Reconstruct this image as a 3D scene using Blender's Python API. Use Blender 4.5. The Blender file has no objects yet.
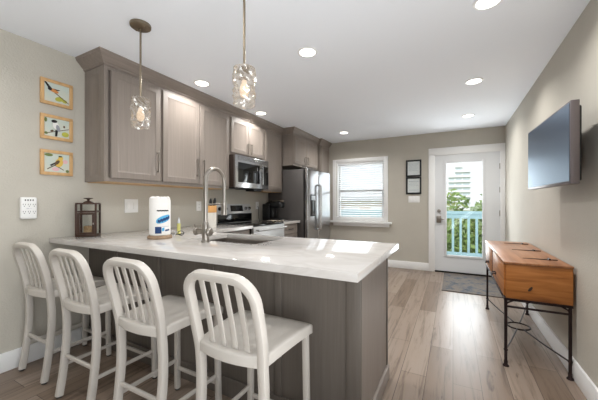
import bpy, bmesh, math, random
from mathutils import Vector, Matrix
random.seed(7)
S = bpy.context.scene
COL = S.collection
R = math.radians

# ------------------------------------------------------------------ camera
HC = 1.2037
cam = bpy.data.cameras.new('camera'); cam_o = bpy.data.objects.new('camera', cam); COL.objects.link(cam_o)
cam_o.location = (0, 0, HC); cam_o.rotation_euler = (R(90), 0, R(27.812))
cam.sensor_width = 36; cam.lens = 291.86 / 598 * 36; cam.shift_y = 3.05 / 598
cam.clip_start = .05; cam.clip_end = 2000
S.camera = cam_o
# ------------------------------------------------------------------ sky, light, exposure
W = bpy.data.worlds.new('sky'); S.world = W; W.use_nodes = True
wn = W.node_tree.nodes; wl = W.node_tree.links
bg = wn['Background']; tc = wn.new('ShaderNodeTexCoord'); sp = wn.new('ShaderNodeSeparateXYZ'); rp = wn.new('ShaderNodeValToRGB')
wl.new(tc.outputs['Generated'], sp.inputs[0]); wl.new(sp.outputs['Z'], rp.inputs[0]); wl.new(rp.outputs[0], bg.inputs[0])
rp.color_ramp.elements[0].color = (.96, .97, 1, 1); rp.color_ramp.elements[1].color = (.80, .89, 1, 1)
bg.inputs[1].default_value = 1.0
S.view_settings.view_transform = 'Standard'; S.view_settings.look = 'None'
S.view_settings.exposure = 0.33; S.view_settings.gamma = 1; S.view_settings.use_curve_mapping = False
LAMP_W = 8.4        # each recessed ceiling lamp
DAY_W = 50.0        # daylight through the wide window in the right wall

sun = bpy.data.lights.new('sun', 'SUN'); sun.energy = 2.2; sun.angle = R(3); sun.color = (1, .97, .93)
sun_o = bpy.data.objects.new('sun', sun); COL.objects.link(sun_o); sun_o.rotation_euler = (R(48), 0, R(-14))
def light_area(name, loc, rot, sx, sy, watts, color=(1, 1, 1), shape='RECTANGLE', spread=180):
    l = bpy.data.lights.new(name, 'AREA'); l.shape = shape; l.size = sx; l.size_y = sy; l.energy = watts; l.color = color; l.spread = R(spread)
    o = bpy.data.objects.new(name, l); COL.objects.link(o); o.location = loc; o.rotation_euler = rot
    return o
# daylight entering by the wide sliding window in the right wall, beside and behind the camera
light_area('side_window_daylight', (.60, -.35, .95), (0, R(137), 0), 1.9, 2.5, DAY_W, (.97, .985, 1))
# daylight entering by the window and the glazed door of the far wall
light_area('far_window_daylight', (-1.75, 6.5, 1.35), (R(-98), 0, 0), 2.4, 2.4, 30, (.93, .97, 1))
light_area('door_sky_light', (.165, 5.60, 1.1), (R(-122), 0, 0), .5, 1.5, 9, (.96, .98, 1))
light_area('door_daylight', (.25, 6.5, 1.15), (R(-108), 0, 0), 1.5, 2.2, 46, (.93, .97, 1))

# ------------------------------------------------------------------ material helpers
def lin(c):
    r = []
    for v in c:
        v = v / 255
        r.append(v / 12.92 if v <= .04045 else ((v + .055) / 1.055) ** 2.4)
    return tuple(r) + (1,)
def mat(name, c, rough=.5, metal=0, var=0, scale=(8, 8, 8), bump=0, bscale=60, emit=0, trans=0, ior=1.45, spec=.5, coat=0, c2=None, coords='Object'):
    m = bpy.data.materials.new(name); m.use_nodes = True
    n = m.node_tree.nodes; l = m.node_tree.links; b = n['Principled BSDF']
    b.inputs['Base Color'].default_value = lin(c); b.inputs['Roughness'].default_value = rough; b.inputs['Metallic'].default_value = metal
    b.inputs['Specular IOR Level'].default_value = spec; b.inputs['IOR'].default_value = ior
    b.inputs['Transmission Weight'].default_value = trans; b.inputs['Coat Weight'].default_value = coat
    if emit:
        b.inputs['Emission Color'].default_value = lin(c); b.inputs['Emission Strength'].default_value = emit
    if var or c2 or bump:
        t = n.new('ShaderNodeTexCoord'); mp = n.new('ShaderNodeMapping'); l.new(t.outputs[coords], mp.inputs[0])
        mp.inputs['Scale'].default_value = scale
    if var or c2:
        nz = n.new('ShaderNodeTexNoise'); nz.inputs['Scale'].default_value = 1; nz.inputs['Detail'].default_value = 6; nz.inputs['Roughness'].default_value = .62
        l.new(mp.outputs[0], nz.inputs[0])
        cr = n.new('ShaderNodeValToRGB'); l.new(nz.outputs[0], cr.inputs[0])
        ca = c2 if c2 else tuple(max(0, v * (1 - var)) for v in c); cb = c if c2 else tuple(min(255, v * (1 + var)) for v in c)
        cr.color_ramp.elements[0].position = .32; cr.color_ramp.elements[1].position = .68
        cr.color_ramp.elements[0].color = lin(ca); cr.color_ramp.elements[1].color = lin(cb)
        l.new(cr.outputs[0], b.inputs['Base Color'])
    if bump:
        n2 = n.new('ShaderNodeTexNoise'); n2.inputs['Scale'].default_value = bscale; n2.inputs['Detail'].default_value = 3
        l.new(t.outputs[coords], n2.inputs[0])
        bp = n.new('ShaderNodeBump'); bp.inputs['Strength'].default_value = bump; bp.inputs['Distance'].default_value = .01
        l.new(n2.outputs[0], bp.inputs['Height']); l.new(bp.outputs[0], b.inputs['Normal'])
    return m
M = {}
M['wall'] = mat('wall_paint', (192, 187, 176), .85, var=.012, scale=(3, 3, 3), bump=.25, bscale=90)
M['ceiling'] = mat('ceiling_paint', (244, 248, 254), .9, bump=.06, bscale=120)
M['white'] = mat('white_trim_paint', (242, 242, 241), .35)
M['door_white'] = mat('white_door_paint', (226, 228, 230), .32)
M['cab'] = mat('stained_maple', (137, 127, 119), .42, var=.04, scale=(70, 70, 2.2))
M['cab_h'] = mat('stained_maple_crown', (136, 125, 117), .42, var=.05, scale=(40, 3, 40))
M['pen'] = mat('shade_darkened_maple', (104, 97, 90), .45, var=.05, scale=(70, 70, 2.2))  # cabinet stain darkened, putting the peninsula front's shade into the colour
M['raw_wood'] = mat('unfinished_wood', (206, 170, 126), .6, var=.06, scale=(20, 3, 20))
M['nickel'] = mat('brushed_nickel', (158, 152, 145), .3, 1)
M['steel'] = mat('stainless_steel', (178, 178, 180), .2, 1, var=.03, scale=(2, 2, 120))
M['steel_dark'] = mat('dark_appliance_side', (88, 84, 82), .45, .3)
M['black'] = mat('black_plastic', (20, 20, 21), .35)
M['black_glass'] = mat('black_glass', (10, 11, 12), .06, spec=.6)
M['steel_soft'] = mat('satin_stainless', (196, 196, 196), .45, .85)
M['sink_steel'] = mat('brushed_sink_steel', (128, 120, 114), .4, .9)
M['handle_steel'] = mat('polished_handle', (216, 216, 216), .25, 1)
M['stool'] = mat('white_painted_aluminium', (196, 190, 182), .3)
M['rubber'] = mat('dark_rubber', (58, 54, 50), .4)
M['iron'] = mat('wrought_iron', (46, 34, 34), .45, .6, bump=.1, bscale=80)
M['bronze'] = mat('dark_bronze_wood', (62, 42, 32), .45, var=.15, scale=(20, 20, 20))
M['brass'] = mat('aged_brass', (142, 130, 112), .32, 1)
M['plate'] = mat('white_plastic', (238, 238, 236), .35)
M['slot'] = mat('dark_slots', (52, 50, 50), .6)
M['frame_wood'] = mat('light_pine_frame', (206, 166, 116), .5, var=.06, scale=(30, 30, 6))
M['black_frame'] = mat('black_frame', (24, 26, 30), .4)
M['paper'] = mat('white_paper', (244, 243, 242), .8)
M['ink'] = mat('grey_ink', (206, 207, 212), .8)
M['towel'] = mat('paper_towel', (240, 238, 234), .9, bump=.3, bscale=160)
M['blue'] = mat('light_blue_print', (88, 176, 222), .6)
M['navy'] = mat('navy_print', (28, 62, 112), .6)
M['bead_wood'] = mat('grey_brown_wood', (150, 126, 102), .6, var=.15, scale=(30, 30, 30))
M['soap'] = mat('yellow_green_soap', (208, 204, 120), .2)
M['clear'] = mat('clear_plastic', (235, 240, 240), .1, trans=.8)
M['cream'] = mat('cream_ceramic', (226, 222, 214), .35)
M['candle'] = mat('cream_candle', (176, 150, 112), .7, c2=(112, 88, 60), scale=(45, 45, 45))
M['bamboo'] = mat('bamboo', (204, 152, 92), .5, var=.08, scale=(30, 30, 4))
M['cloth'] = mat('cream_cloth', (224, 214, 198), .9)
M['tvbody'] = mat('dark_silver_bezel', (112, 104, 104), .4, .5)
M['blind'] = mat('white_blind_slat', (236, 238, 240), .45)
M['rail_blue'] = mat('pale_blue_paint', (176, 210, 218), .5)
M['pine'] = None

def nodes_of(m): return m.node_tree.nodes, m.node_tree.links, m.node_tree.nodes['Principled BSDF']
def ramp(n, stops):
    r = n.new('ShaderNodeValToRGB'); e = r.color_ramp.elements
    while len(e) < len(stops): e.new(.5)
    for k, (p, c) in enumerate(stops): e[k].position = p; e[k].color = lin(c)
    return r
# floor: boards along Y
m = M['floor'] = mat('oak_plank_floor', (150, 132, 114), .33, spec=.45); n, l, b = nodes_of(m)
t = n.new('ShaderNodeTexCoord'); sx = n.new('ShaderNodeSeparateXYZ'); cx = n.new('ShaderNodeCombineXYZ')
l.new(t.outputs['Object'], sx.inputs[0]); l.new(sx.outputs['Y'], cx.inputs['X']); l.new(sx.outputs['X'], cx.inputs['Y'])
br = n.new('ShaderNodeTexBrick'); l.new(cx.outputs[0], br.inputs['Vector'])
br.inputs['Scale'].default_value = 1; br.inputs['Brick Width'].default_value = 1.35; br.inputs['Row Height'].default_value = .165
br.inputs['Mortar Size'].default_value = .0018; br.inputs['Mortar Smooth'].default_value = .3; br.inputs['Bias'].default_value = 0
br.offset = .37; br.offset_frequency = 2
br.inputs['Color1'].default_value = (0, 0, 0, 1); br.inputs['Color2'].default_value = (1, 1, 1, 1); br.inputs['Mortar'].default_value = (.5, .5, .5, 1)
tone = ramp(n, [(0, (124, 107, 93)), (.35, (140, 124, 110)), (.7, (148, 132, 119)), (1, (157, 142, 129))]); l.new(br.outputs['Color'], tone.inputs[0])
mp = n.new('ShaderNodeMapping'); mp.inputs['Scale'].default_value = (1.6, 26, 1); l.new(cx.outputs[0], mp.inputs[0])
gr = n.new('ShaderNodeTexNoise'); gr.inputs['Scale'].default_value = 1; gr.inputs['Detail'].default_value = 8; gr.inputs['Roughness'].default_value = .68; gr.inputs['Distortion'].default_value = .6
l.new(mp.outputs[0], gr.inputs[0])
gc = ramp(n, [(.3, (176, 168, 160)), (.5, (250, 248, 246)), (.72, (255, 255, 255))]); l.new(gr.outputs[0], gc.inputs[0])
mp2 = n.new('ShaderNodeMapping'); mp2.inputs['Scale'].default_value = (2.2, 9, 1); l.new(cx.outputs[0], mp2.inputs[0])
kn = n.new('ShaderNodeTexNoise'); kn.inputs['Scale'].default_value = 1; kn.inputs['Detail'].default_value = 5; kn.inputs['Distortion'].default_value = 1.6; l.new(mp2.outputs[0], kn.inputs[0])
kc = ramp(n, [(.24, (150, 132, 118)), (.36, (255, 255, 255)), (1, (255, 255, 255))]); l.new(kn.outputs[0], kc.inputs[0])
def mul(n, l, a, bb, f=1):
    x = n.new('ShaderNodeMix'); x.data_type = 'RGBA'; x.blend_type = 'MULTIPLY'; x.inputs['Factor'].default_value = f
    l.new(a, x.inputs['A']); l.new(bb, x.inputs['B']); return x.outputs['Result']
c1 = mul(n, l, tone.outputs[0], gc.outputs[0]); c1 = mul(n, l, c1, kc.outputs[0])
mc = ramp(n, [(0, (255, 255, 255)), (1, (120, 108, 98))]); l.new(br.outputs['Fac'], mc.inputs[0])
c1 = mul(n, l, c1, mc.outputs[0]); l.new(c1, b.inputs['Base Color'])
# quartz counter: white with soft veins
m = M['quartz'] = mat('white_quartz', (208, 203, 197), .07, spec=.55); n, l, b = nodes_of(m)
t = n.new('ShaderNodeTexCoord'); nz = n.new('ShaderNodeTexNoise'); nz.inputs['Scale'].default_value = 2.2; nz.inputs['Detail'].default_value = 7; nz.inputs['Distortion'].default_value = 1.5
mp = n.new('ShaderNodeMapping'); mp.inputs['Scale'].default_value = (.7, 2.0, 3); mp.inputs['Rotation'].default_value = (0, 0, .2); l.new(t.outputs['Object'], mp.inputs[0]); l.new(mp.outputs[0], nz.inputs[0])
cr = ramp(n, [(.0, (196, 192, 188)), (.42, (198, 194, 190)), (.5, (190, 185, 180)), (.58, (198, 194, 190)), (1, (194, 190, 185))]); l.new(nz.outputs[0], cr.inputs[0]); l.new(cr.outputs[0], b.inputs['Base Color'])
# pine of the console box
m = M['pine'] = mat('honey_pine', (190, 122, 66), .42); n, l, b = nodes_of(m)
t = n.new('ShaderNodeTexCoord'); mp = n.new('ShaderNodeMapping'); mp.inputs['Scale'].default_value = (3, 1.2, 26); l.new(t.outputs['Object'], mp.inputs[0])
nz = n.new('ShaderNodeTexNoise'); nz.inputs['Scale'].default_value = 1; nz.inputs['Detail'].default_value = 6; nz.inputs['Distortion'].default_value = .8; l.new(mp.outputs[0], nz.inputs[0])
cr = ramp(n, [(.25, (118, 66, 30)), (.5, (172, 108, 52)), (.75, (194, 130, 70))]); l.new(nz.outputs[0], cr.inputs[0]); l.new(cr.outputs[0], b.inputs['Base Color'])
m = M['pine_top'] = mat('worn_pine_top', (176, 128, 92), .3); n, l, b = nodes_of(m)
t = n.new('ShaderNodeTexCoord'); mp = n.new('ShaderNodeMapping'); mp.inputs['Scale'].default_value = (22, 1.4, 3); l.new(t.outputs['Object'], mp.inputs[0])
nz = n.new('ShaderNodeTexNoise'); nz.inputs['Scale'].default_value = 1; nz.inputs['Detail'].default_value = 6; l.new(mp.outputs[0], nz.inputs[0])
cr = ramp(n, [(.25, (120, 74, 46)), (.5, (156, 106, 70)), (.75, (178, 130, 94))]); l.new(nz.outputs[0], cr.inputs[0]); l.new(cr.outputs[0], b.inputs['Base Color'])
# distressed rug
m = M['rug'] = mat('distressed_rug', (136, 132, 130), .95, bump=.4, bscale=220); n, l, b = nodes_of(m)
t = n.new('ShaderNodeTexCoord'); nz = n.new('ShaderNodeTexNoise'); nz.inputs['Scale'].default_value = 5.5; nz.inputs['Detail'].default_value = 9; nz.inputs['Roughness'].default_value = .7; l.new(t.outputs['Object'], nz.inputs[0])
cr = ramp(n, [(.3, (52, 60, 74)), (.44, (92, 96, 102)), (.52, (124, 115, 106)), (.62, (104, 101, 100)), (.75, (74, 83, 98))]); l.new(nz.outputs[0], cr.inputs[0]); l.new(cr.outputs[0], b.inputs['Base Color'])
# pane glass: thin clear sheet with a little reflection
def pane_mat(name, tint, gloss):
    m = bpy.data.materials.new(name); m.use_nodes = True; n = m.node_tree.nodes; l = m.node_tree.links; n.remove(n['Principled BSDF'])
    tr = n.new('ShaderNodeBsdfTransparent'); tr.inputs[0].default_value = lin(tint); g = n.new('ShaderNodeBsdfGlossy'); g.inputs['Roughness'].default_value = .03
    mx = n.new('ShaderNodeMixShader'); mx.inputs[0].default_value = gloss; l.new(tr.outputs[0], mx.inputs[1]); l.new(g.outputs[0], mx.inputs[2]); l.new(mx.outputs[0], n['Material Output'].inputs[0]); return m
M['pane'] = pane_mat('window_pane', (248, 250, 250), .025)
M['lantern_glass'] = pane_mat('lantern_pane', (236, 240, 240), .1)
m = M['crystal'] = pane_mat('textured_clear_glass', (246, 240, 232), .3); n = m.node_tree.nodes; l = m.node_tree.links
df = n.new('ShaderNodeBsdfTranslucent'); df.inputs[0].default_value = lin((250, 244, 236)); d2_ = n.new('ShaderNodeBsdfDiffuse'); d2_.inputs[0].default_value = lin((250, 244, 236)); ad = n.new('ShaderNodeMixShader'); l.new(df.outputs[0], ad.inputs[1]); l.new(d2_.outputs[0], ad.inputs[2])
mo = n['Material Output']; old = mo.inputs[0].links[0].from_socket; mx = n.new('ShaderNodeMixShader'); mx.inputs[0].default_value = .12; l.new(old, mx.inputs[1]); l.new(ad.outputs[0], mx.inputs[2]); l.new(mx.outputs[0], mo.inputs[0])
M['screen'] = mat('tv_screen', (58, 66, 86), .26, spec=1, ior=2.3)
M['screen'].node_tree.nodes['Principled BSDF'].inputs['Specular Tint'].default_value = (.66, .84, 1, 1)
M['lamp_glow'] = mat('lamp_diffuser', (255, 250, 240), .5, emit=6)
M['bulb'] = mat('warm_bulb', (255, 232, 204), .4, emit=.25)

# ------------------------------------------------------------------ mesh helpers
class MB:
    def __init__(s): s.bm = bmesh.new()
    def box(s, x0, y0, z0, x1, y1, z1, bev=0, seg=2):
        r = bmesh.ops.create_cube(s.bm, size=1); v = r['verts']
        for q in v: q.co = ((x0 + x1) / 2 + q.co.x * (x1 - x0), (y0 + y1) / 2 + q.co.y * (y1 - y0), (z0 + z1) / 2 + q.co.z * (z1 - z0))
        if bev:
            e = list({e for q in v for e in q.link_edges}); bmesh.ops.bevel(s.bm, geom=e, offset=bev, segments=seg, affect='EDGES', profile=.5)
        return s
    def rings(s, rs, cap0=True, cap1=True, closed=False):
        vs = [[s.bm.verts.new(p) for p in r] for r in rs]; k = len(vs[0])
        pairs = list(zip(vs, vs[1:])) + ([(vs[-1], vs[0])] if closed else [])
        for a, b in pairs:
            for i in range(k):
                j = (i + 1) % k
                try: s.bm.faces.new((a[i], a[j], b[j], b[i]))
                except ValueError: pass
        if not closed:
            if cap0: s.bm.faces.new(vs[0][::-1])
            if cap1: s.bm.faces.new(vs[-1])
        return s
    def tube(s, pts, r, seg=10, closed=False):
        pts = [Vector(p) for p in pts]; N = len(pts); rs = r if isinstance(r, (list, tuple)) else [r] * N
        out = []; prev = None
        for i, p in enumerate(pts):
            if closed: t = pts[(i + 1) % N] - pts[i - 1]
            else: t = pts[min(i + 1, N - 1)] - pts[max(i - 1, 0)]
            t.normalize()
            if prev is None: a = t.orthogonal().normalized()
            else:
                a = prev - t * prev.dot(t); a = a.normalized() if a.length > 1e-6 else t.orthogonal().normalized()
            prev = a; b = t.cross(a)
            out.append([p + (a * math.cos(2 * math.pi * k / seg) + b * math.sin(2 * math.pi * k / seg)) * rs[i] for k in range(seg)])
        return s.rings(out, closed=closed)
    def cyl(s, p0, p1, r, seg=20, r1=None): return s.tube([p0, p1], [r, r if r1 is None else r1], seg)
    def lathe(s, prof, c=(0, 0, 0), seg=28, axis='Z', cap=True):
        out = []
        for r, h in prof:
            ring = []
            for k in range(seg):
                a = 2 * math.pi * k / seg; x, y = r * math.cos(a), r * math.sin(a)
                p = {'Z': (x, y, h), 'X': (h, x, y), 'Y': (y, h, x)}[axis]
                ring.append((c[0] + p[0], c[1] + p[1], c[2] + p[2]))
            out.append(ring)
        return s.rings(out, cap, cap)
    def sweep(s, pts, Bs, w, d, ch=.25):   # rounded rectangular bar; Bs = depth axis per point
        pts = [Vector(p) for p in pts]; N = len(pts); out = []
        for i, p in enumerate(pts):
            t = (pts[min(i + 1, N - 1)] - pts[max(i - 1, 0)]).normalized(); B = Vector(Bs[i]); B = (B - t * B.dot(t)).normalized(); A = B.cross(t)
            hw, hd = w / 2, d / 2; c = min(hw, hd) * ch * 2
            q = [(hw - c, hd), (-(hw - c), hd), (-hw + c * .3, hd - c * .3), (-hw, hd - c), (-hw, -(hd - c)), (-hw + c * .3, -hd + c * .3), (-(hw - c), -hd), (hw - c, -hd), (hw - c * .3, -hd + c * .3), (hw, -(hd - c)), (hw, hd - c), (hw - c * .3, hd - c * .3)]
            out.append([p + A * a + B * b for a, b in q])
        return s.rings(out)
    def prism(s, poly, z0, z1):             # poly in XY
        return s.rings([[(x, y, z0) for x, y in poly], [(x, y, z1) for x, y in poly]])
    def xf(s, mtx): s.bm.transform(mtx); return s
    def build(s, name, m, parent=None, smooth=True, ang=38):
        bmesh.ops.recalc_face_normals(s.bm, faces=s.bm.faces[:])
        if parent is not None: s.bm.transform(wm(parent).inverted())
        me = bpy.data.meshes.new(name); s.bm.to_mesh(me); s.bm.free()
        if smooth:
            me.polygons.foreach_set('use_smooth', [True] * len(me.polygons)); me.set_sharp_from_angle(angle=R(ang))
        me.materials.append(M[m] if isinstance(m, str) else m)
        o = bpy.data.objects.new(name, me); COL.objects.link(o)
        if parent is not None: o.parent = parent
        return o
def wm(o):
    x = o.matrix_basis.copy()
    while o.parent: o = o.parent; x = o.matrix_basis @ x
    return x
def thing(name, label, cat, loc=(0, 0, 0), rz=0, group=None):
    o = bpy.data.objects.new(name, None); COL.objects.link(o); o.location = loc; o.rotation_euler = (0, 0, rz); o.empty_display_size = .05
    return tag(o, label, cat, group)
def tag(o, label, cat, group=None):
    o['label'] = label; o['category'] = cat
    if group: o['group'] = group
    return o
def struct(o, label=None, cat=None):
    o['kind'] = 'structure'
    if label: o['label'] = label; o['category'] = cat
    return o
def dup(o, loc=None, rz=None, label=None, parent=None):
    c = o.copy(); COL.objects.link(c)
    if parent is not None: c.parent = parent
    if loc is not None: c.location = loc
    if rz is not None: c.rotation_euler = (0, 0, rz)
    if label: c['label'] = label
    for ch in list(o.children): dup(ch, parent=c)
    return c

XL, XR, YB, YN, H = -2.837, .7414, 5.666, -3.0, 2.44
# ------------------------------------------------------------------ room shell
struct(MB().box(XL - .12, YN - .12, -.1, XR + .12, YB + .14, 0).build('floor', 'floor', smooth=False), 'grey brown oak plank floor running towards the far door', 'floor')
struct(MB().box(XL - .12, YN - .12, H, XR + .12, YB + .14, H + .1).build('ceiling', 'ceiling', smooth=False), 'plain white painted ceiling with recessed lamps', 'ceiling')
struct(MB().box(XL - .12, YN - .12, 0, XL, YB + .14, H).build('wall_left', 'wall', smooth=False), 'greige painted wall behind the kitchen cabinets', 'wall')
WY0, WY1 = -1.7, 1.0
w = MB()
for a in [(YN - .12, 0, WY0, H), (WY1, 0, YB + .14, H), (WY0, 0, WY1, .06), (WY0, 2.1, WY1, H)]: w.box(XR, a[0], a[1], XR + .12, a[2], a[3])
struct(w.build('wall_right', 'wall', smooth=False), 'greige painted wall carrying the television', 'wall')
WX0, WX1, WZ0, WZ1 = -2.115, -1.145, .865, 2.025
DX0, DX1, DZ1 = -.293, .684, 2.052
w = MB(); yb0, yb1 = YB, YB + .14
for a in [(XL, 0, WX0, H), (WX0, 0, WX1, WZ0), (WX0, WZ1, WX1, H), (WX1, 0, DX0, H), (DX0, DZ1, DX1, H), (DX1, 0, XR, H)]: w.box(a[0], yb0, a[1], a[2], yb1, a[3])
struct(w.build('wall_back', 'wall', smooth=False), 'greige painted far wall with window and glazed door', 'wall')
struct(MB().box(XL, YN - .12, 0, XR, YN, H).build('wall_rear', 'wall', smooth=False), 'greige painted rear wall behind the camera', 'wall')
w2 = struct(thing('window_2', 'white framed sliding window in the right wall beside the camera', 'window', (XR + .06, -.35, .06)))
fr_ = MB()
for a in [(WY0, .06, WY0 + .06, 2.1), (WY1 - .06, .06, WY1, 2.1), (-.38, .12, -.32, 2.04), (WY0 + .06, .06, WY1 - .06, .12), (WY0 + .06, 2.04, WY1 - .06, 2.1)]: fr_.box(XR + .03, a[0], a[1], XR + .09, a[2], a[3])
fr_.build('frame', 'white', w2, smooth=False)
MB().box(XR + .055, WY0 + .05, .11, XR + .062, WY1 - .05, 2.05).build('pane', 'pane', w2, smooth=False)
def base(name, x0, y0, x1, y1, lab):
    b = MB().box(x0, y0, 0, x1, y1, .135, .004); struct(b.build(name, 'white'), lab, 'baseboard')
base('baseboard_left', XL, YN, XL + .016, 1.39, 'white baseboard along the left wall behind the stools')
base('baseboard_right', XR - .016, WY1, XR, YB - .03, 'white baseboard along the right wall under the console table')
base('baseboard_back', -1.95, YB - .016, -.383, YB, 'white baseboard on the far wall left of the door')

# window with casing, sill, sashes
def rect_frame(b, x0, z0, x1, z1, t, y0, y1, bev=.003):
    b.box(x0, y0, z0, x0 + t, y1, z1, bev); b.box(x1 - t, y0, z0, x1, y1, z1, bev); b.box(x0 + t, y0, z1 - t, x1 - t, y1, z1, bev); b.box(x0 + t, y0, z0, x1 - t, y1, z0 + t, bev); return b
win = struct(thing('window_1', 'white framed window with blinds beside the refrigerator', 'window', (-1.63, YB, .8)))
rect_frame(MB(), -2.194, .85, -1.086, 2.09, .072, YB - .02, YB + .004).build('casing', 'white', win)
MB().box(-2.238, YB - .075, .805, -1.013, YB + .02, .845, .006).box(-2.18, YB - .03, .745, -1.06, YB, .805, .004).build('window_sill', 'white', win)
rect_frame(MB(), WX0, WZ0, WX1, WZ1, .022, YB, YB + .14).build('jamb', 'white', win)
rect_frame(MB(), WX0 + .02, 1.43, WX1 - .02, WZ1 - .02, .04, YB + .075, YB + .115).build('upper_sash', 'white', win)
rect_frame(MB(), WX0 + .02, WZ0 + .02, WX1 - .02, 1.475, .045, YB + .055, YB + .095).build('lower_sash', 'white', win)
MB().box(WX0 + .05, YB + .093, 1.46, WX1 - .05, YB + .097, WZ1 - .05).build('upper_pane', 'pane', win, smooth=False)
MB().box(WX0 + .05, YB + .073, WZ0 + .05, WX1 - .05, YB + .077, 1.44).build('lower_pane', 'pane', win, smooth=False)
# door with casing
dc = struct(thing('trim_1', 'white casing around the glazed entry door', 'door casing', (.2, YB, 0)))
tx0 = -.383; cas = MB().box(tx0, YB - .022, 0, DX0 + .012, YB + .002, DZ1 + .0, .003).box(DX1 - .012, YB - .022, 0, XR - .001, YB + .002, DZ1, .003).box(tx0, YB - .022, DZ1 - .012, XR - .001, YB + .002, 2.164, .003)
cas.build('casing', 'white', dc)
dr = struct(thing('door_1', 'white entry door with full height glass and keypad lock', 'door', (.195, YB + .03, 0)))
dx0, dx1 = DX0 + .008, DX1 - .008; gx0, gx1, gz0, gz1 = -.107, .438, .30, 1.90
f = MB(); y0, y1 = YB + .004, YB + .048
f.box(dx0, y0, .025, gx0, y1, DZ1 - .008).box(gx1, y0, .025, dx1, y1, DZ1 - .008).box(gx0, y0, gz1, gx1, y1, DZ1 - .008).box(gx0, y0, .025, gx1, y1, gz0)
f.build('slab', 'door_white', dr, smooth=False)
rect_frame(MB(), gx0 - .03, gz0 - .03, gx1 + .03, gz1 + .03, .042, y0 - .012, y0 + .004, .005).build('glazing_bead', 'door_white', dr)
MB().box(gx0, YB + .022, gz0, gx1, YB + .028, gz1).build('glass', 'pane', dr, smooth=False)
MB().box(DX0, YB - .02, 0, DX1, YB + .13, .024, .004).build('threshold', 'black', dr)
for hz in (1.80, 1.42, 1.04, .30): MB().box(.662, y0 - .006, hz - .045, .676, y0 + .002, hz + .045, .001).cyl((.676, y0 - .008, hz - .047), (.676, y0 - .008, hz + .047), .006, 10).build('hinge', 'nickel', dr)
MB().lathe([(.001, -.026), (.024, -.026), (.03, -.018), (.031, 0), (.001, 0)], (-.216, y0, 1.065), 24, 'Y').box(-.222, y0 - .042, 1.05, -.210, y0 - .024, 1.08, .003).build('deadbolt', 'nickel', dr)
kp = MB().box(-.256, y0 - .022, .86, -.182, y0, .985, .01).build('lock_plate', 'nickel', dr)
MB().cyl((-.216, y0 - .01, .925), (-.216, y0 - .05, .925), .014, 14).tube([(-.216, y0 - .05, .925), (-.19, y0 - .055, .925), (-.135, y0 - .052, .92)], [.012, .011, .008], 10).build('lever', 'nickel', kp)
# blinds
bl = thing('window_blind', 'white horizontal slat blind hanging in the window', 'blind', (-1.63, YB + .03, 2.0))
MB().box(WX0 + .025, YB + .006, 1.962, WX1 - .025, YB + .05, 2.002, .004).build('head_rail', 'blind', bl)
z = 1.945; sl = MB(); k = 0
while z > .93:
    cz, cy, ca, sa = z, YB + .028, math.cos(R(24)), math.sin(R(24)); hw = .0225
    sl.rings([[(x, cy - hw * ca, cz - hw * sa - .0012), (x, cy - hw * ca, cz - hw * sa + .0012), (x, cy, cz + .004), (x, cy + hw * ca, cz + hw * sa + .0012), (x, cy + hw * ca, cz + hw * sa - .0012), (x, cy, cz + .0015)] for x in (WX0 + .03, WX1 - .03)])
    z -= .043; k += 1
sl.build('slats', 'blind', bl)
MB().box(WX0 + .03, YB + .012, .895, WX1 - .03, YB + .045, .913, .004).build('bottom_rail', 'blind', bl)
for xx in (WX0 + .2, WX1 - .2): MB().cyl((xx, YB + .006, 1.97), (xx, YB + .006, .9), .0012, 6).build('cord', 'blind', bl)

# ------------------------------------------------------------------ outdoors
def plain(b, name, m, label, cat, smooth=False): return tag(b.build(name, m, smooth=smooth), label, cat)
M['deck'] = mat('grey_deck', (170, 170, 168), .8, var=.06, scale=(3, 12, 3))
struct(MB().box(-8, YB + .14, -.14, 5, 7.35, -.03).build('balcony_floor', 'deck', smooth=False), 'grey balcony floor outside the far door', 'balcony')
M['grass'] = mat('lawn', (122, 140, 92), .95, var=.2, scale=(.6, .6, .6))
struct(MB().box(-260, 7.6, -3.4, 260, 420, -3.2).build('ground', 'grass', smooth=False), 'grass ground beyond the balcony', 'ground')
rl = thing('balcony_railing', 'pale blue painted balcony railing seen through the door and window', 'railing', (-1, 7.2, -.03))
MB().box(-8, 7.15, .965, 5, 7.25, 1.03, .006).box(-8, 7.18, .87, 5, 7.22, .965, .004).build('top_rail', 'rail_blue', rl)
MB().box(-8, 7.18, .06, 5, 7.22, .14, .004).build('bottom_rail', 'rail_blue', rl)
bal = MB().box(-.0225, -.02, .13, .0225, .02, .88).build('baluster', 'rail_blue', rl, smooth=False)
bal.data.transform(Matrix.Translation((1, -7.2, .03)) @ Matrix.Translation((-1, 7.2, -.03)))
x = -3.7; first = True
while x < 1.3:
    o = bal if first else bal.copy()
    if not first: COL.objects.link(o); o.parent = rl
    o.location = (x, 0, 0); first = False; x += .148
me = bal.data; cen = sum((v.co for v in me.vertices), Vector()) / len(me.vertices)
me.transform(Matrix.Translation((1 - cen.x, -cen.y, .505 + .03 - cen.z)))
M['leaf'] = mat('shrub_leaves', (138, 160, 92), .6, c2=(96, 122, 64), scale=(2.5, 2.5, 2.5))
M['leaf2'] = mat('pale_shrub_leaves', (168, 172, 112), .6, c2=(126, 140, 84), scale=(2.5, 2.5, 2.5))
M['bark'] = mat('bark', (96, 80, 62), .9)
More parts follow.
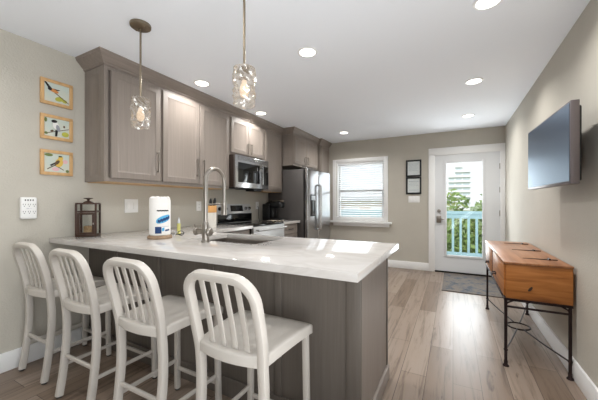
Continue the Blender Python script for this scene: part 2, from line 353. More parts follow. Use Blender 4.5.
def shrub(x, y, z0, rx, ry, rz, m, label, n=3200):
    t = thing('shrub', label, 'shrub', (x, y, z0), 0, None)
    f = MB(); bm = f.bm; rd = random.Random(int(x * 100) + n)
    lobes = [(rd.uniform(-.55, .55) * rx, rd.uniform(-.55, .55) * ry, rd.uniform(.35, .8) * rz, rd.uniform(.35, .5)) for _ in range(12)]
    for k in range(n):
        L = lobes[k % 12]; d = Vector((rd.gauss(0, 1), rd.gauss(0, 1), rd.gauss(0, 1))).normalized(); rr = L[3] * rd.uniform(.7, 1.02)
        p = Vector((x + L[0] + d.x * rx * rr, y + L[1] + d.y * ry * rr, z0 + L[2] + d.z * rz * rr * .62))
        a = Vector((rd.gauss(0, 1), rd.gauss(0, 1), rd.gauss(0, .7))).normalized(); b = a.orthogonal().normalized(); sz = rd.uniform(.07, .14)
        v = [bm.verts.new(p - a * sz), bm.verts.new(p + b * sz * .45), bm.verts.new(p + a * sz), bm.verts.new(p - b * sz * .45)]; bm.faces.new(v)
    f.build('foliage', m, t, smooth=False)
    s = MB()
    for k in range(4):
        a = k * 1.6; s.tube([(x + .1 * math.cos(a), y + .1 * math.sin(a), z0), (x + .3 * rx * math.cos(a), y + .3 * ry * math.sin(a), z0 + rz * .5)], [.05, .02], 7)
    s.build('stem', 'bark', t)
shrub(.75, 10.2, -3.2, 1.5, 1.1, 4.75, 'leaf', 'dark green shrub behind the railing, right half of the door glass')
shrub(-1.2, 13.3, -3.2, 1.7, 1.1, 4.9, 'leaf2', 'pale green shrub behind the railing, left half of the door glass')
shrub(3.2, 12.9, -3.2, 1.7, 1.2, 5.2, 'leaf', 'tall dark shrub at the right edge of the door glass')
M['tower'] = mat('pale_concrete', (236, 236, 238), .8)
M['tower_win'] = mat('blue_grey_glazing', (206, 214, 222), .5)
tw = thing('apartment_tower', 'distant white high rise apartment tower beyond the shrubs', 'building', (7, 205, -3.2))
# (x centre at Y=205, half width, top)
for (xc, hw, top) in ((-.7, 1.75, 18.7), (3.0, 1.95, 25.4), (7.0, 2.1, 22.4)):
    wl_ = MB().box(xc - hw, 200, -3.2, xc + hw, 211, top).build('tower_block', 'tower', tw, smooth=False)
    zz = -1
    while zz < top - 2.5:
        MB().box(xc - hw * .8, 199.9, zz + .9, xc + hw * .8, 200.02, zz + 2.2).build('window_band', 'tower_win', wl_, smooth=False)
        MB().box(xc - hw, 199, zz + 2.7, xc + hw, 200.02, zz + 2.9).build('balcony_slab', 'tower', wl_, smooth=False); zz += 3
M['stucco'] = mat('peach_stucco', (224, 206, 192), .9); M['roof'] = mat('grey_roof', (176, 178, 182), .8)
hs = thing('neighbour_house', 'low pale house seen between the blinds of the window', 'building', (-9, 21, -3.2))
MB().box(-18, 20, -3.2, -3, 27, 1.35).build('house_wall', 'stucco', hs, smooth=False)
MB().box(-18.4, 19.5, 1.35, -2.6, 27.4, 1.62).build('roof', 'roof', hs, smooth=False)
for k in range(7):
    wx = -16.4 + k * 1.9; wf = rect_frame(MB(), wx, -.4, wx + 1.1, .9, .08, 19.93, 20.01, 0).build('house_window', 'white', hs, smooth=False)
    MB().box(wx + .08, 19.96, -.32, wx + 1.02, 19.99, .82).build('house_pane', 'tower_win', wf, smooth=False)

# ------------------------------------------------------------------ upper cabinets (fronts face +X)
def rect_ring(y0, z0, y1, z1, x, i): return [(x, y0 + i, z0 + i), (x, y1 - i, z0 + i), (x, y1 - i, z1 - i), (x, y0 + i, z1 - i)]
def panel_door(x, y0, z0, y1, z1, fr=.056, th=.02):
    b = MB(); b.rings([rect_ring(y0, z0, y1, z1, x, 0), rect_ring(y0, z0, y1, z1, x + th - .003, 0), rect_ring(y0, z0, y1, z1, x + th, .003), rect_ring(y0, z0, y1, z1, x + th, fr - .003), rect_ring(y0, z0, y1, z1, x + th - .003, fr), rect_ring(y0, z0, y1, z1, x + th - .009, fr + .014), rect_ring(y0, z0, y1, z1, x + th - .010, fr + .016)])
    return b
def bar_pull(x, y, z0, z1, horiz=None):
    b = MB()
    if horiz is None: b.tube([(x, y, z0 + .012), (x + .028, y, z0 + .012)], .005, 8); b.tube([(x, y, z1 - .012), (x + .028, y, z1 - .012)], .005, 8); b.box(x + .022, y - .006, z0, x + .034, y + .006, z1, .003)
    return b
def flat_ring_y(x0, z0, x1, z1, y, i): return [(x0 + i, y, z0 + i), (x1 - i, y, z0 + i), (x1 - i, y, z1 - i), (x0 + i, y, z1 - i)]
def side_panel(y, x0, z0, x1, z1):            # recessed end panel facing -Y
    b = MB(); b.rings([flat_ring_y(x0, z0, x1, z1, y + .018, 0), flat_ring_y(x0, z0, x1, z1, y + .002, 0), flat_ring_y(x0, z0, x1, z1, y, .002), flat_ring_y(x0, z0, x1, z1, y, .05), flat_ring_y(x0, z0, x1, z1, y + .007, .06)])
    return b
def upper(label, y0, y1, xf, z0, z1, doors, pulls, end=False, bottom=True, name='wall_cabinet', pz=None):
    t = thing(name, label, 'cabinet', (XL, (y0 + y1) / 2, z0), 0, 'grey stained upper cabinets')
    b = MB().box(XL, y0 + (.02 if end else .001), z0 + (.014 if bottom else 0), xf - .02, y1 - .001, z1)
    b.build('carcass', 'cab', t, smooth=False)
    ff = MB(); ff.box(xf - .02, y0 + .03, z0, xf, y1 - .03, z0 + .03).box(xf - .02, y0 + .03, z1 - .03, xf, y1 - .03, z1).box(xf - .02, y0 + .001, z0, xf, y0 + .03, z1).box(xf - .02, y1 - .03, z0, xf, y1 - .001, z1); ff.build('face_frame', 'cab', t, smooth=False)
    if bottom: MB().box(XL + .001, y0 + .022, z0 - .004, xf - .022, y1 - .003, z0 + .012).build('bottom_panel', 'raw_wood', t, smooth=False)['label'] = 'unfinished light wood underside'
    if end: side_panel(y0, XL + .001, z0, xf - .021, z1).build('end_panel', 'cab', t)
    for k, (a, c) in enumerate(doors):
        d = panel_door(xf + .001, a, z0 + .03, c, z1 - .03).build('door', 'cab', t)
        p = pulls[k]
        if p is not None:
            q = pz or (z0 + .11, z0 + .31); bar_pull(xf + .02, p, q[0], q[1]).build('handle', 'nickel', d)
    return t
XF = -2.539; ZB, ZT = 1.385, 2.345
upper('grey stained cabinet nearest the bird pictures, one tall door and a panelled end', 1.376, 1.902, XF, ZB, ZT, [(1.422, 1.888)], [1.846], end=True)
upper('grey stained two door cabinet on the wall left of the microwave', 1.902, 2.892, XF, ZB, ZT, [(1.914, 2.380), (2.390, 2.872)], [2.338, 2.432])
upper('short two door cabinet directly above the microwave', 2.892, 3.664, XF, 1.832, ZT, [(2.915, 3.272), (3.280, 3.645)], [3.236, 3.316], bottom=False, pz=(1.88, 2.02))
upper('narrow tall cabinet between the microwave and the refrigerator', 3.664, 4.205, XF, ZB, ZT, [(3.69, 4.165)], [None])
upper('deep two door cabinet above the refrigerator', 4.205, 5.2, -2.335, 1.83, ZT, [(4.225, 4.66), (4.67, 5.16)], [4.62, 4.71], bottom=False, pz=(1.88, 2.02))
pc = upper('tall narrow pantry cabinet in the corner by the window', 5.2, YB - .002, -2.285, .1, ZT, [(5.23, 5.63)], [5.27], bottom=False, name='pantry_cabinet', pz=(1.55, 1.75))
MB().box(XL + .001, 5.21, 0, -2.35, YB - .01, .1).build('toe_kick', 'slot', pc, smooth=False)
# crown moulding following the cabinet fronts
cp = [(XL, 1.376), (XF, 1.376), (XF, 4.205), (-2.335, 4.205), (-2.335, 5.2), (-2.285, 5.2), (-2.285, YB - .004)]
def offs(d):
    out = []; n = len(cp)
    segn = []
    for a, b in zip(cp, cp[1:]):
        dx, dy = b[0] - a[0], b[1] - a[1]; L = math.hypot(dx, dy); segn.append((dy / L, -dx / L))
    for i, p in enumerate(cp):
        if i == 0: q = segn[0]; out.append((p[0] + q[0] * d, p[1] + q[1] * d))
        elif i == n - 1: q = segn[-1]; out.append((p[0] + q[0] * d, p[1] + q[1] * d))
        else:
            a, b = segn[i - 1], segn[i]; k = 1 + a[0] * b[0] + a[1] * b[1]; out.append((p[0] + (a[0] + b[0]) / k * d, p[1] + (a[1] + b[1]) / k * d))
    return out
prof = [(-.012, 2.347), (.004, 2.347), (.010, 2.356), (.010, 2.364), (.018, 2.368), (.036, 2.388), (.058, 2.412), (.066, 2.420), (.066, 2.428), (.074, 2.4395), (-.012, 2.4395)]
cols = [[(x, y, z) for x, y in offs(d)] for d, z in prof]
b = MB(); b.rings([[cols[j][i] for j in range(len(prof))] for i in range(len(cp))])
tag(b.build('crown_molding', 'cab_h', ang=25), 'grey stained crown molding running along the top of the upper cabinets', 'molding')

# ------------------------------------------------------------------ peninsula and base cabinets
PX, PY0, PY1 = -.397, 1.40, 2.06
pn = thing('peninsula_base', 'grey panelled peninsula base with shade darkened into its colour, behind the white stools', 'cabinet', (-1.6, 1.7, 0))
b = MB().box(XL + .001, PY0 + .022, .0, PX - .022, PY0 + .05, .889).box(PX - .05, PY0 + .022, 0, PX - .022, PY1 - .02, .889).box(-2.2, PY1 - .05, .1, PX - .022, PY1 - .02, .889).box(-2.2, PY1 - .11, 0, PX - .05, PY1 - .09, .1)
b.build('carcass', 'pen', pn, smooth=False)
def back_panel(x0, x1, z0, z1): 
    b = MB(); y = PY0 + .008
    b.rings([flat_ring_y(x0, z0, x1, z1, y + .014, 0), flat_ring_y(x0, z0, x1, z1, y, 0), flat_ring_y(x0, z0, x1, z1, y, .004)]); return b
pan = [(-2.83, -2.42), (-2.42, -1.90), (-1.90, -1.385), (-1.385, -.875), (-.875, PX - .02)]
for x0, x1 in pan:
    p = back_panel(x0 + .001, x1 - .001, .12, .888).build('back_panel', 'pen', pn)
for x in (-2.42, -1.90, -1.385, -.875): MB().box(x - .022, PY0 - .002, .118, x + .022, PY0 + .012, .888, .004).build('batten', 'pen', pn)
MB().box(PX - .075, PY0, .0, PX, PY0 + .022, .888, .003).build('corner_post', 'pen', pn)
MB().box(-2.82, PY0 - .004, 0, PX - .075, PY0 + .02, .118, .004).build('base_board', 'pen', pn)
b = MB().box(PX - .022, PY0 + .022, 0, PX - .004, PY1 - .022, .888); b.build('end_panel', 'cab', pn, smooth=False)
MB().box(PX - .022, PY1 - .022, 0, PX + .002, PY1, .888, .002).build('end_stile', 'pen', pn)
MB().box(PX - .012, PY0 + .012, 0, PX + .012, PY1 - .0, .10, .005).build('end_base_board', 'cab', pn)
for x0, x1 in ((-2.18, -1.88), (-1.88, -1.52), (-1.52, -1.16), (-1.16, -.44)):
    d = MB(); d.rings([[(p[0], PY1 - .02 + (p[1]), p[2]) for p in r] for r in [flat_ring_y(x0 + .004, .12, x1 - .004, .87, 0, 0), flat_ring_y(x0 + .004, .12, x1 - .004, .87, .018, 0), flat_ring_y(x0 + .004, .12, x1 - .004, .87, .02, .002), flat_ring_y(x0 + .004, .12, x1 - .004, .87, .02, .055), flat_ring_y(x0 + .004, .12, x1 - .004, .87, .012, .065)]])
    d.build('door', 'cab', pn)
# base cabinets on the wall run
def base_unit(label, y0, y1, rows, xf=-2.215, group='grey stained base cabinets'):
    t = thing('base_cabinet', label, 'cabinet', (XL, (y0 + y1) / 2, 0), 0, group)
    MB().box(XL + .003, y0, .1, xf - .02, y1, .889).build('carcass', 'cab', t, smooth=False)
    MB().box(XL + .003, y0 + .002, 0, xf - .08, y1 - .002, .1).build('toe_kick', 'slot', t, smooth=False)
    for z0, z1 in rows:
        d = panel_door(xf - .02, y0 + .008, z0, y1 - .008, z1, .045).build('drawer' if z1 - z0 < .4 else 'door', 'cab', t)
        zc = (z0 + z1) / 2 if z1 - z0 < .4 else z1 - .08; yc = (y0 + y1) / 2
        MB().tube([(xf, yc - .06, zc), (xf + .026, yc - .05, zc), (xf + .03, yc, zc), (xf + .026, yc + .05, zc), (xf, yc + .06, zc)], .005, 8).build('handle', 'iron', d)
    return t
base_unit('grey base cabinet beneath the counter left of the range', 2.07, 2.905, [(.73, .875), (.12, .72)])
base_unit('narrow grey drawer cabinet between the range and the refrigerator', 3.69, 4.15, [(.73, .875), (.43, .72), (.12, .42)])
# countertops
def slab(b, poly, z0, z1, bev=.004):
    cx = sum(p[0] for p in poly) / len(poly)
    return b
CT0, CT1 = .890, .926
SX0, SX1, SY0, SY1 = -1.82, -1.18, 1.60, 2.05
ct = thing('countertop', 'white quartz countertop covering the peninsula and the wall run up to the range', 'countertop', (-1.6, 1.6, CT0))
xs = sorted([XL + .001, -2.175, SX0, SX1, -.3315]); ys = [1.124, SY0, SY1, 2.094, 2.912]
b = MB(); bm = b.bm; vt = {}; 
def V(i, j, z):
    k = (i, j, z)
    if k not in vt: vt[k] = bm.verts.new((xs[i], ys[j], z))
    return vt[k]
cells = [(i, j) for i in range(4) for j in range(3) if not (i == 2 and j == 1)] + [(0, 3)]
cs = set(cells)
for i, j in cells:
    bm.faces.new((V(i, j, CT1), V(i + 1, j, CT1), V(i + 1, j + 1, CT1), V(i, j + 1, CT1))); bm.faces.new((V(i, j, CT0), V(i, j + 1, CT0), V(i + 1, j + 1, CT0), V(i + 1, j, CT0)))
    for (di, dj, p, q) in ((-1, 0, (i, j), (i, j + 1)), (1, 0, (i + 1, j), (i + 1, j + 1)), (0, -1, (i, j), (i + 1, j)), (0, 1, (i, j + 1), (i + 1, j + 1))):
        if (i + di, j + dj) not in cs: bm.faces.new((V(*p, CT0), V(*q, CT0), V(*q, CT1), V(*p, CT1)))
bmesh.ops.recalc_face_normals(bm, faces=bm.faces[:])
ed = [e for e in bm.edges if len(e.link_faces) == 2 and e.calc_face_angle() > 1.2 and (e.verts[0].co.z + e.verts[1].co.z) / 2 > CT1 - .001]
bmesh.ops.bevel(bm, geom=ed, offset=.003, segments=2, affect='EDGES', profile=.5)
b.build('slab', 'quartz', ct)
plain(MB().box(XL + .001, 3.672, CT0, -2.175, 4.165, CT1, .003), 'countertop', 'quartz', 'short white quartz countertop under the coffee maker', 'countertop')
# undermount sink
sk = thing('kitchen_sink', 'stainless undermount sink set into the peninsula counter', 'sink', (-1.52, 1.83, .70))
def rr(x0, y0, x1, y1, z, r, n=5):
    o = []
    for cx_, cy_, a0 in ((x1 - r, y1 - r, 0), (x0 + r, y1 - r, 90), (x0 + r, y0 + r, 180), (x1 - r, y0 + r, 270)):
        for k in range(n + 1): a = R(a0 + 90 * k / n); o.append((cx_ + r * math.cos(a), cy_ + r * math.sin(a), z))
    return o
MB().rings([rr(SX0 - .02, SY0 - .02, SX1 + .02, SY1 + .02, .889, .03), rr(SX0 + .001, SY0 + .001, SX1 - .001, SY1 - .001, .889, .03), rr(SX0 + .004, SY0 + .004, SX1 - .004, SY1 - .004, .76, .03), rr(SX0 + .02, SY0 + .02, SX1 - .02, SY1 - .02, .722, .04), rr(-1.55, 1.80, -1.49, 1.86, .715, .028)], cap0=False).build('basin', 'sink_steel', sk)
MB().lathe([(.001, .0), (.026, .0), (.036, .004), (.036, .0), (.001, -.002)], (-1.52, 1.83, .717), 20).build('drain', 'nickel', sk)
# faucet
FX, FY = -1.562, 1.532
fc = thing('kitchen_faucet', 'tall brushed nickel arched pull down faucet beside the sink', 'faucet', (FX, FY, CT1))
MB().lathe([(.001, CT1), (.031, CT1), (.031, CT1 + .006), (.026, CT1 + .012), (.026, 1.045), (.022, 1.06), (.017, 1.07), (.001, 1.07)], (FX, FY, 0)).build('base', 'nickel', fc)
pts = [(FX, FY, 1.06), (FX, FY, 1.2), (FX, FY, 1.36)]
for k in range(1, 13): a = math.pi * k / 12; pts.append((FX, FY + .095 - .095 * math.cos(a), 1.362 + .095 * math.sin(a)))
pts += [(FX, FY + .19, 1.32), (FX, FY + .19, 1.21)]
MB().tube(pts, [.0165, .0165, .0165] + [.0165 - .0035 * k / 12 for k in range(1, 13)] + [.013, .013], 14).build('spout', 'nickel', fc)
sh = MB().lathe([(.001, 1.225), (.016, 1.225), (.019, 1.21), (.021, 1.15), (.024, 1.118), (.022, 1.110), (.001, 1.110)], (FX, FY + .19, 0)).build('spray_head', 'nickel', fc)
MB().tube([(FX, FY, 1.195), (FX, FY + .19, 1.195)], .006, 8).lathe([(.02, 1.185), (.024, 1.185), (.024, 1.205), (.02, 1.205)], (FX, FY + .19, 0), cap=False).build('docking_arm', 'nickel', fc)
hv = MB().cyl((FX - .02, FY - .002, .998), (FX - .085, FY - .002, .998), .019).lathe([(.001, 0), (.025, 0), (.028, -.008), (.028, -.018), (.001, -.022)][::-1], (FX - .078, FY - .002, .998), 20, 'X').build('handle', 'nickel', fc)
MB().lathe([(.001, .02), (.024, .02), (.030, .028), (.030, .046), (.022, .054), (.001, .056)], (FX, FY - .0, .998), 20, 'X').build('side_boss', 'nickel', fc)
MB().tube([(FX - .09, FY, 1.0), (FX - .1, FY - .01, 1.05)], [.006, .005], 8).build('lever', 'nickel', hv)

# ------------------------------------------------------------------ range
rg = thing('electric_range', 'stainless freestanding electric range with black glass top', 'range', (-2.5, 3.29, 0)); RY0, RY1 = 2.918, 3.667
MB().box(XL + .002, RY0, .02, -2.215, RY1, .912, .003).build('body', 'black', rg)
ck = MB().box(XL + .06, RY0, .912, -2.19, RY1, .930, .004).build('cooktop', 'black_glass', rg)
M['burner'] = mat('burner_ring', (64, 64, 66), .3)
for (x, y, r) in ((-2.36, 3.10, .10), (-2.36, 3.48, .085), (-2.62, 3.10, .075), (-2.62, 3.48, .10)):
    MB().lathe([(r - .004, .9302), (r, .9308), (r + .004, .9302)], (x, y, 0), 32, cap=False).build('burner', 'burner', ck)
bgd = MB().rings([[(XL + .002, y, .93), (-2.765, y, .93), (-2.765, y, 1.055), (-2.775, y, 1.07), (-2.795, y, 1.19), (XL + .002, y, 1.19)] for y in (RY0 + .004, RY1 - .004)]).build('backguard', 'steel_soft', rg)
MB().box(-2.767, RY0 + .006, .932, -2.760, RY1 - .006, 1.052, .002).build('lower_backguard', 'black_glass', rg)
def on_bg(y, z, d=0): k = (z - 1.07) / .12; return (-2.775 - .02 * k + d, y, z)
dsp = MB(); dsp.rings([[on_bg(y0, 1.085, dd), on_bg(y1, 1.085, dd), on_bg(y1, 1.17, dd), on_bg(y0, 1.17, dd)] for dd, y0, y1 in ((-.004, 3.20, 3.47), (.004, 3.20, 3.47))]).build('control_display', 'black_glass', bgd)
for y in (2.98, 3.09, 3.53, 3.615): MB().lathe([(.001, 0), (.026, 0), (.024, .02), (.018, .028), (.001, .028)], on_bg(y, 1.125, .001), 18, 'X').build('knob', 'steel' if y > 3.3 else 'black', bgd)
od = MB().box(-2.215, RY0 + .004, .22, -2.172, RY1 - .004, .905, .008).build('oven_door', 'steel_soft', rg)
MB().box(-2.174, RY0 + .1, .38, -2.168, RY1 - .1, .72, .002).build('oven_window', 'black_glass', od)
MB().tube([(-2.172, RY0 + .06, .862), (-2.125, RY0 + .06, .862)], .009, 10).tube([(-2.172, RY1 - .06, .862), (-2.125, RY1 - .06, .862)], .009, 10).tube([(-2.12, RY0 + .03, .862), (-2.12, RY1 - .03, .862)], .013, 14).build('oven_handle', 'steel_soft', od)
MB().box(-2.215, RY0 + .004, .04, -2.18, RY1 - .004, .20, .006).build('storage_drawer', 'steel', rg)
# ------------------------------------------------------------------ microwave
mw = thing('microwave_oven', 'stainless over the range microwave hung under the short cabinet', 'microwave', (XL, 3.28, 1.40)); MY0, MY1, MX = 2.902, 3.655, -2.445
M['brown_side'] = mat('dark_brown_metal', (58, 46, 40), .5, .4)
MB().box(XL + .002, MY0, 1.412, MX - .03, MY1, 1.828, .003).build('body', 'brown_side', mw)
fr = MB().box(MX - .03, MY0, 1.405, MX, MY1, 1.828, .004).build('front_frame', 'steel', mw)
MB().box(MX - .002, MY0 + .055, 1.475, MX + .004, 3.43, 1.735, .003).build('door_window', 'black_glass', fr)
MB().box(MX - .002, 3.50, 1.465, MX + .004, MY1 - .012, 1.735, .003).build('control_panel', 'black_glass', fr)
MB().tube([(MX, 3.465, 1.70), (MX + .03, 3.465, 1.70)], .007, 8).tube([(MX, 3.465, 1.50), (MX + .03, 3.465, 1.50)], .007, 8).box(MX + .022, 3.452, 1.465, MX + .04, 3.478, 1.74, .006).build('handle', 'steel', fr)
v = MB()
for k in range(6): v.box(MX - .001, MY0 + .05, 1.765 + k * .009, MX + .002, MY1 - .05, 1.769 + k * .009)
v.build('vent_grille', 'steel', fr, smooth=False)
MB().box(XL + .05, MY0 + .05, 1.398, MX - .06, 3.2, 1.413, .004).box(XL + .05, 3.3, 1.398, MX - .06, MY1 - .05, 1.413, .004).build('bottom_filter', 'black', mw)
MB().box(-2.62, 3.33, 1.37, -2.47, 3.52, 1.398, .004).build('light_housing', 'black', mw)
# ------------------------------------------------------------------ refrigerator
rf = thing('refrigerator', 'stainless side by side refrigerator with ice dispenser beside the window', 'refrigerator', (-2.4, 4.65, 0)); FY0, FY1, FXF = 4.20, 5.17, -2.06
MB().box(XL + .02, FY0, .02, FXF - .075, FY1 - .002, 1.755, .006).build('body', 'steel_dark', rf)
MB().box(FXF - .075, FY0 + .012, .03, FXF - .058, FY1 - .012, 1.745).build('door_gasket', 'black', rf)
YM = 4.63
d1 = MB().box(FXF - .058, FY0 + .004, .06, FXF, YM - .004, 1.765, .012, 3).build('freezer_door', 'steel', rf)
d2 = MB().box(FXF - .058, YM + .004, .06, FXF, FY1 - .004, 1.765, .012, 3).build('fridge_door', 'steel', rf)
MB().box(FXF - .12, FY0 + .02, 1.755, FXF - .02, FY0 + .09, 1.778, .004).box(FXF - .12, FY1 - .09, 1.755, FXF - .02, FY1 - .02, 1.778, .004).build('hinge_cover', 'steel_dark', rf)
dp = MB().box(FXF - .002, 4.31, .985, FXF + .006, 4.50, 1.345, .004).build('dispenser_panel', 'black_glass', d1)
MB().box(FXF + .004, 4.33, 1.25, FXF + .009, 4.48, 1.325, .002).build('dispenser_display', M['tower_win'], dp)
MB().box(FXF + .004, 4.33, 1.0, FXF + .02, 4.48, 1.02, .003).build('drip_tray', 'steel_dark', dp)
for y, d in ((4.600, d1), (4.660, d2)):
    MB().tube([(FXF, y, .74), (FXF + .036, y, .755), (FXF + .04, y, .79), (FXF + .04, y, 1.47), (FXF + .036, y, 1.505), (FXF, y, 1.52)], .013, 12).build('handle', 'handle_steel', d)
MB().box(XL + .05, FY0 + .03, 0, FXF - .09, FY1 - .03, .03).build('base_grille', 'black', rf)

# ------------------------------------------------------------------ counter objects
cm = thing('coffee_maker', 'black single serve coffee maker on the short counter by the refrigerator', 'coffee maker', (-2.52, 3.97, CT1)); cy = 3.97
MB().box(-2.68, cy - .075, CT1, -2.38, cy + .075, CT1 + .035, .008).build('drip_base', 'black', cm)
MB().box(-2.68, cy - .07, CT1 + .03, -2.53, cy + .07, 1.21, .02).build('column', 'black', cm)
hd = MB().box(-2.66, cy - .075, 1.12, -2.38, cy + .075, 1.225, .03, 3).build('brew_head', 'black', cm)
MB().tube([(-2.55, cy - .05, 1.235), (-2.40, cy - .045, 1.24), (-2.375, cy, 1.238), (-2.40, cy + .045, 1.24), (-2.55, cy + .05, 1.235)], .009, 8).build('lid_handle', 'nickel', hd)
MB().box(-2.70, cy - .115, CT1, -2.57, cy - .078, 1.19, .012).build('water_reservoir', 'black', cm)
cd = MB().tube([(XL + .02, 3.90, 1.15), (-2.79, 3.88, 1.13), (-2.76, 3.84, 1.05), (-2.73, 3.80, .97), (-2.69, 3.77, .934), (-2.70, 3.79, .931), (-2.72, 3.82, .931), (-2.73, 3.84, .931)], .004, 8)
tag(cd.build('power_cord', 'black'), 'black power cord hanging from the wall outlet to the coffee maker', 'cord')
b = MB(); N = 9
g = [[b.bm.verts.new((-2.52 + .24 * i / N, 3.705 + .16 * j / 5, CT1 + .006 + .008 * abs(math.sin(i * 1.3 + j)) )) for j in range(6)] for i in range(N + 1)]
for i in range(N):
    for j in range(5): b.bm.faces.new((g[i][j], g[i + 1][j], g[i + 1][j + 1], g[i][j + 1]))
bmesh.ops.solidify(b.bm, geom=b.bm.faces[:], thickness=-.006)
tag(b.build('dish_cloth', 'cloth'), 'crumpled cream cloth lying in front of the coffee maker', 'cloth')
# utensil crock
UX, UY = -2.42, 2.44
uc = thing('utensil_crock', 'white ceramic crock with a bamboo band, left of the range', 'crock', (UX, UY, CT1))
MB().lathe([(.001, CT1), (.066, CT1), (.070, CT1 + .006), (.070, 1.10), (.064, 1.10), (.063, CT1 + .01), (.001, CT1 + .008)], (UX, UY, 0)).build('body', 'cream', uc)
MB().lathe([(.0705, 1.098), (.073, 1.10), (.073, 1.172), (.0705, 1.176), (.062, 1.176), (.062, 1.10)], (UX, UY, 0), cap=False).build('bamboo_band', 'bamboo', uc)
for k, (a, tilt, hh, m, lab) in enumerate(((.2, .10, 1.26, 'black', 'black handled utensil leaning right in the crock'), (2.2, .08, 1.255, 'black', 'black handled utensil leaning back in the crock'), (4.0, .06, 1.24, 'bronze', 'dark brown wooden utensil leaning left in the crock'))):
    p0 = Vector((UX + .02 * math.cos(a), UY + .02 * math.sin(a), .945)); p1 = Vector((UX + (.02 + tilt * .6) * math.cos(a) * .8, UY + (.02 + tilt * .6) * math.sin(a) * .8, hh))
    d = p1 - p0
    u = thing('kitchen_utensil', lab, 'utensil', p0, 0, 'utensils in the crock')
    MB().tube([p0, p0 + d * .6], .005, 8).build('shaft', 'nickel' if m == 'black' else m, u)
    MB().tube([p0 + d * .58, p0 + d * .7, p0 + d * .9, p0 + d], [.008, .015, .017, .008], 10).build('grip', m, u)
# paper towel
TX, TY = -2.045, 1.525
ph = thing('paper_towel_holder', 'round grey brown wooden stand under the paper towel roll', 'paper towel holder', (TX, TY, CT1))
MB().lathe([(.001, CT1), (.088, CT1), (.092, CT1 + .008), (.088, CT1 + .022), (.080, CT1 + .026), (.001, CT1 + .026)], (TX, TY, 0)).build('base', 'bead_wood', ph)
MB().cyl((TX, TY, CT1 + .02), (TX, TY, 1.235), .009, 12).build('rod', 'nickel', ph)
rl_ = thing('paper_towel_roll', 'white paper towel roll in blue printed wrapper by the faucet', 'paper towel', (TX, TY, CT1 + .027))
rd = random.Random(3); Z0 = CT1 + .027
prf = [(.02, Z0 + .002), (.072, Z0), (.077, Z0 + .006), (.077, 1.225), (.074, 1.238), (.060, 1.246), (.02, 1.242), (.02, Z0 + .002)]
out = []
for r, h in prf:
    out.append([(TX + r * math.cos(2 * math.pi * k / 36), TY + r * math.sin(2 * math.pi * k / 36), h + (rd.uniform(-.006, .012) if h > 1.23 else 0)) for k in range(36)])
rb = MB().rings(out, False, False).build('roll', 'towel', rl_)
def decal(y_ang, z0, z1, a0, a1, slant=0, m='blue', nm='printed_band', lift=.0008, wob=0):
    b = MB(); n = 14; lo = []; hi = []
    for k in range(n + 1):
        a = y_ang + R(a0 + (a1 - a0) * k / n); r = .077 + lift; dz = slant * k / n + wob * math.sin(k * 2.1)
        e = math.sin(math.pi * min(1, max(0, k / n))) ** .3 if nm == 'printed_band' else 1
        zc = (z0 + z1) / 2; h = (z1 - z0) / 2 * max(e, .25)
        lo.append(b.bm.verts.new((TX + r * math.cos(a), TY + r * math.sin(a), zc - h + dz))); hi.append(b.bm.verts.new((TX + r * math.cos(a), TY + r * math.sin(a), zc + h + dz)))
    for k in range(n): b.bm.faces.new((lo[k], lo[k + 1], hi[k + 1], hi[k]))
    return b.build(nm, m, rl_)
fa = math.atan2(-TY, -TX)   # towards the viewer's side of the counter
decal(fa, 1.035, 1.09, -20, 62, .035); decal(fa, 1.050, 1.072, -12, 56, .032, 'navy', 'lettering_band', .0014, .004)
decal(fa, .97, 1.022, -26, 8, 0, 'navy', 'printed_square'); decal(fa, .985, 1.01, 10, 24, .006, 'blue', 'printed_mark'); decal(fa, .985, .998, 28, 58, .004, 'navy', 'small_print')
decal(fa, 1.140, 1.150, -16, 50, .0, 'slot', 'printed_caption', .0008, .002); decal(fa, 1.02, 1.025, 10, 52, .0, 'ink', 'printed_caption')
# soap bottle and clear trinket
BX, BY = -2.16, 1.80
sb = thing('soap_bottle', 'slim bottle of yellow green soap with a grey nozzle behind the towel roll', 'bottle', (BX, BY, CT1))
MB().lathe([(.001, CT1), (.014, CT1), (.015, CT1 + .004), (.015, CT1 + .085), (.012, CT1 + .098), (.001, CT1 + .1)], (BX, BY, 0), 18).build('body', 'soap', sb)
MB().lathe([(.001, CT1 + .098), (.011, CT1 + .098), (.011, CT1 + .118), (.006, CT1 + .13), (.004, CT1 + .15), (.001, CT1 + .15)], (BX, BY, 0), 14).build('nozzle', M['ink'], sb)
gx, gy = -2.065, 1.70
sg = thing('eyeglasses', 'folded clear eyeglasses lying beside the towel roll', 'eyeglasses', (gx, gy, CT1), R(35))
for s in (-1, 1):
    c = Vector((gx, gy, CT1 + .022)); mt = Matrix.Translation((gx, gy, 0)) @ Matrix.Rotation(R(35), 4, 'Z') @ Matrix.Translation((-gx, -gy, 0))
    b = MB().tube([(gx + s * .033 + .024 * math.cos(a * math.pi / 8), gy, CT1 + .023 + .019 * math.sin(a * math.pi / 8)) for a in range(16)], .003, 6, closed=True); b.xf(mt); b.build('rim', 'black' if s > 0 else 'ink', sg)
    b = MB().tube([(gx + s * .058, gy, CT1 + .03), (gx + s * .055, gy + .02, CT1 + .02), (gx - s * .03, gy + .03, CT1 + .006)], .0025, 6); b.xf(mt); b.build('temple', 'slot', sg)
b = MB().tube([(gx - .01, gy, CT1 + .03), (gx, gy, CT1 + .034), (gx + .01, gy, CT1 + .03)], .0025, 6); b.xf(mt); b.build('bridge', 'ink', sg)
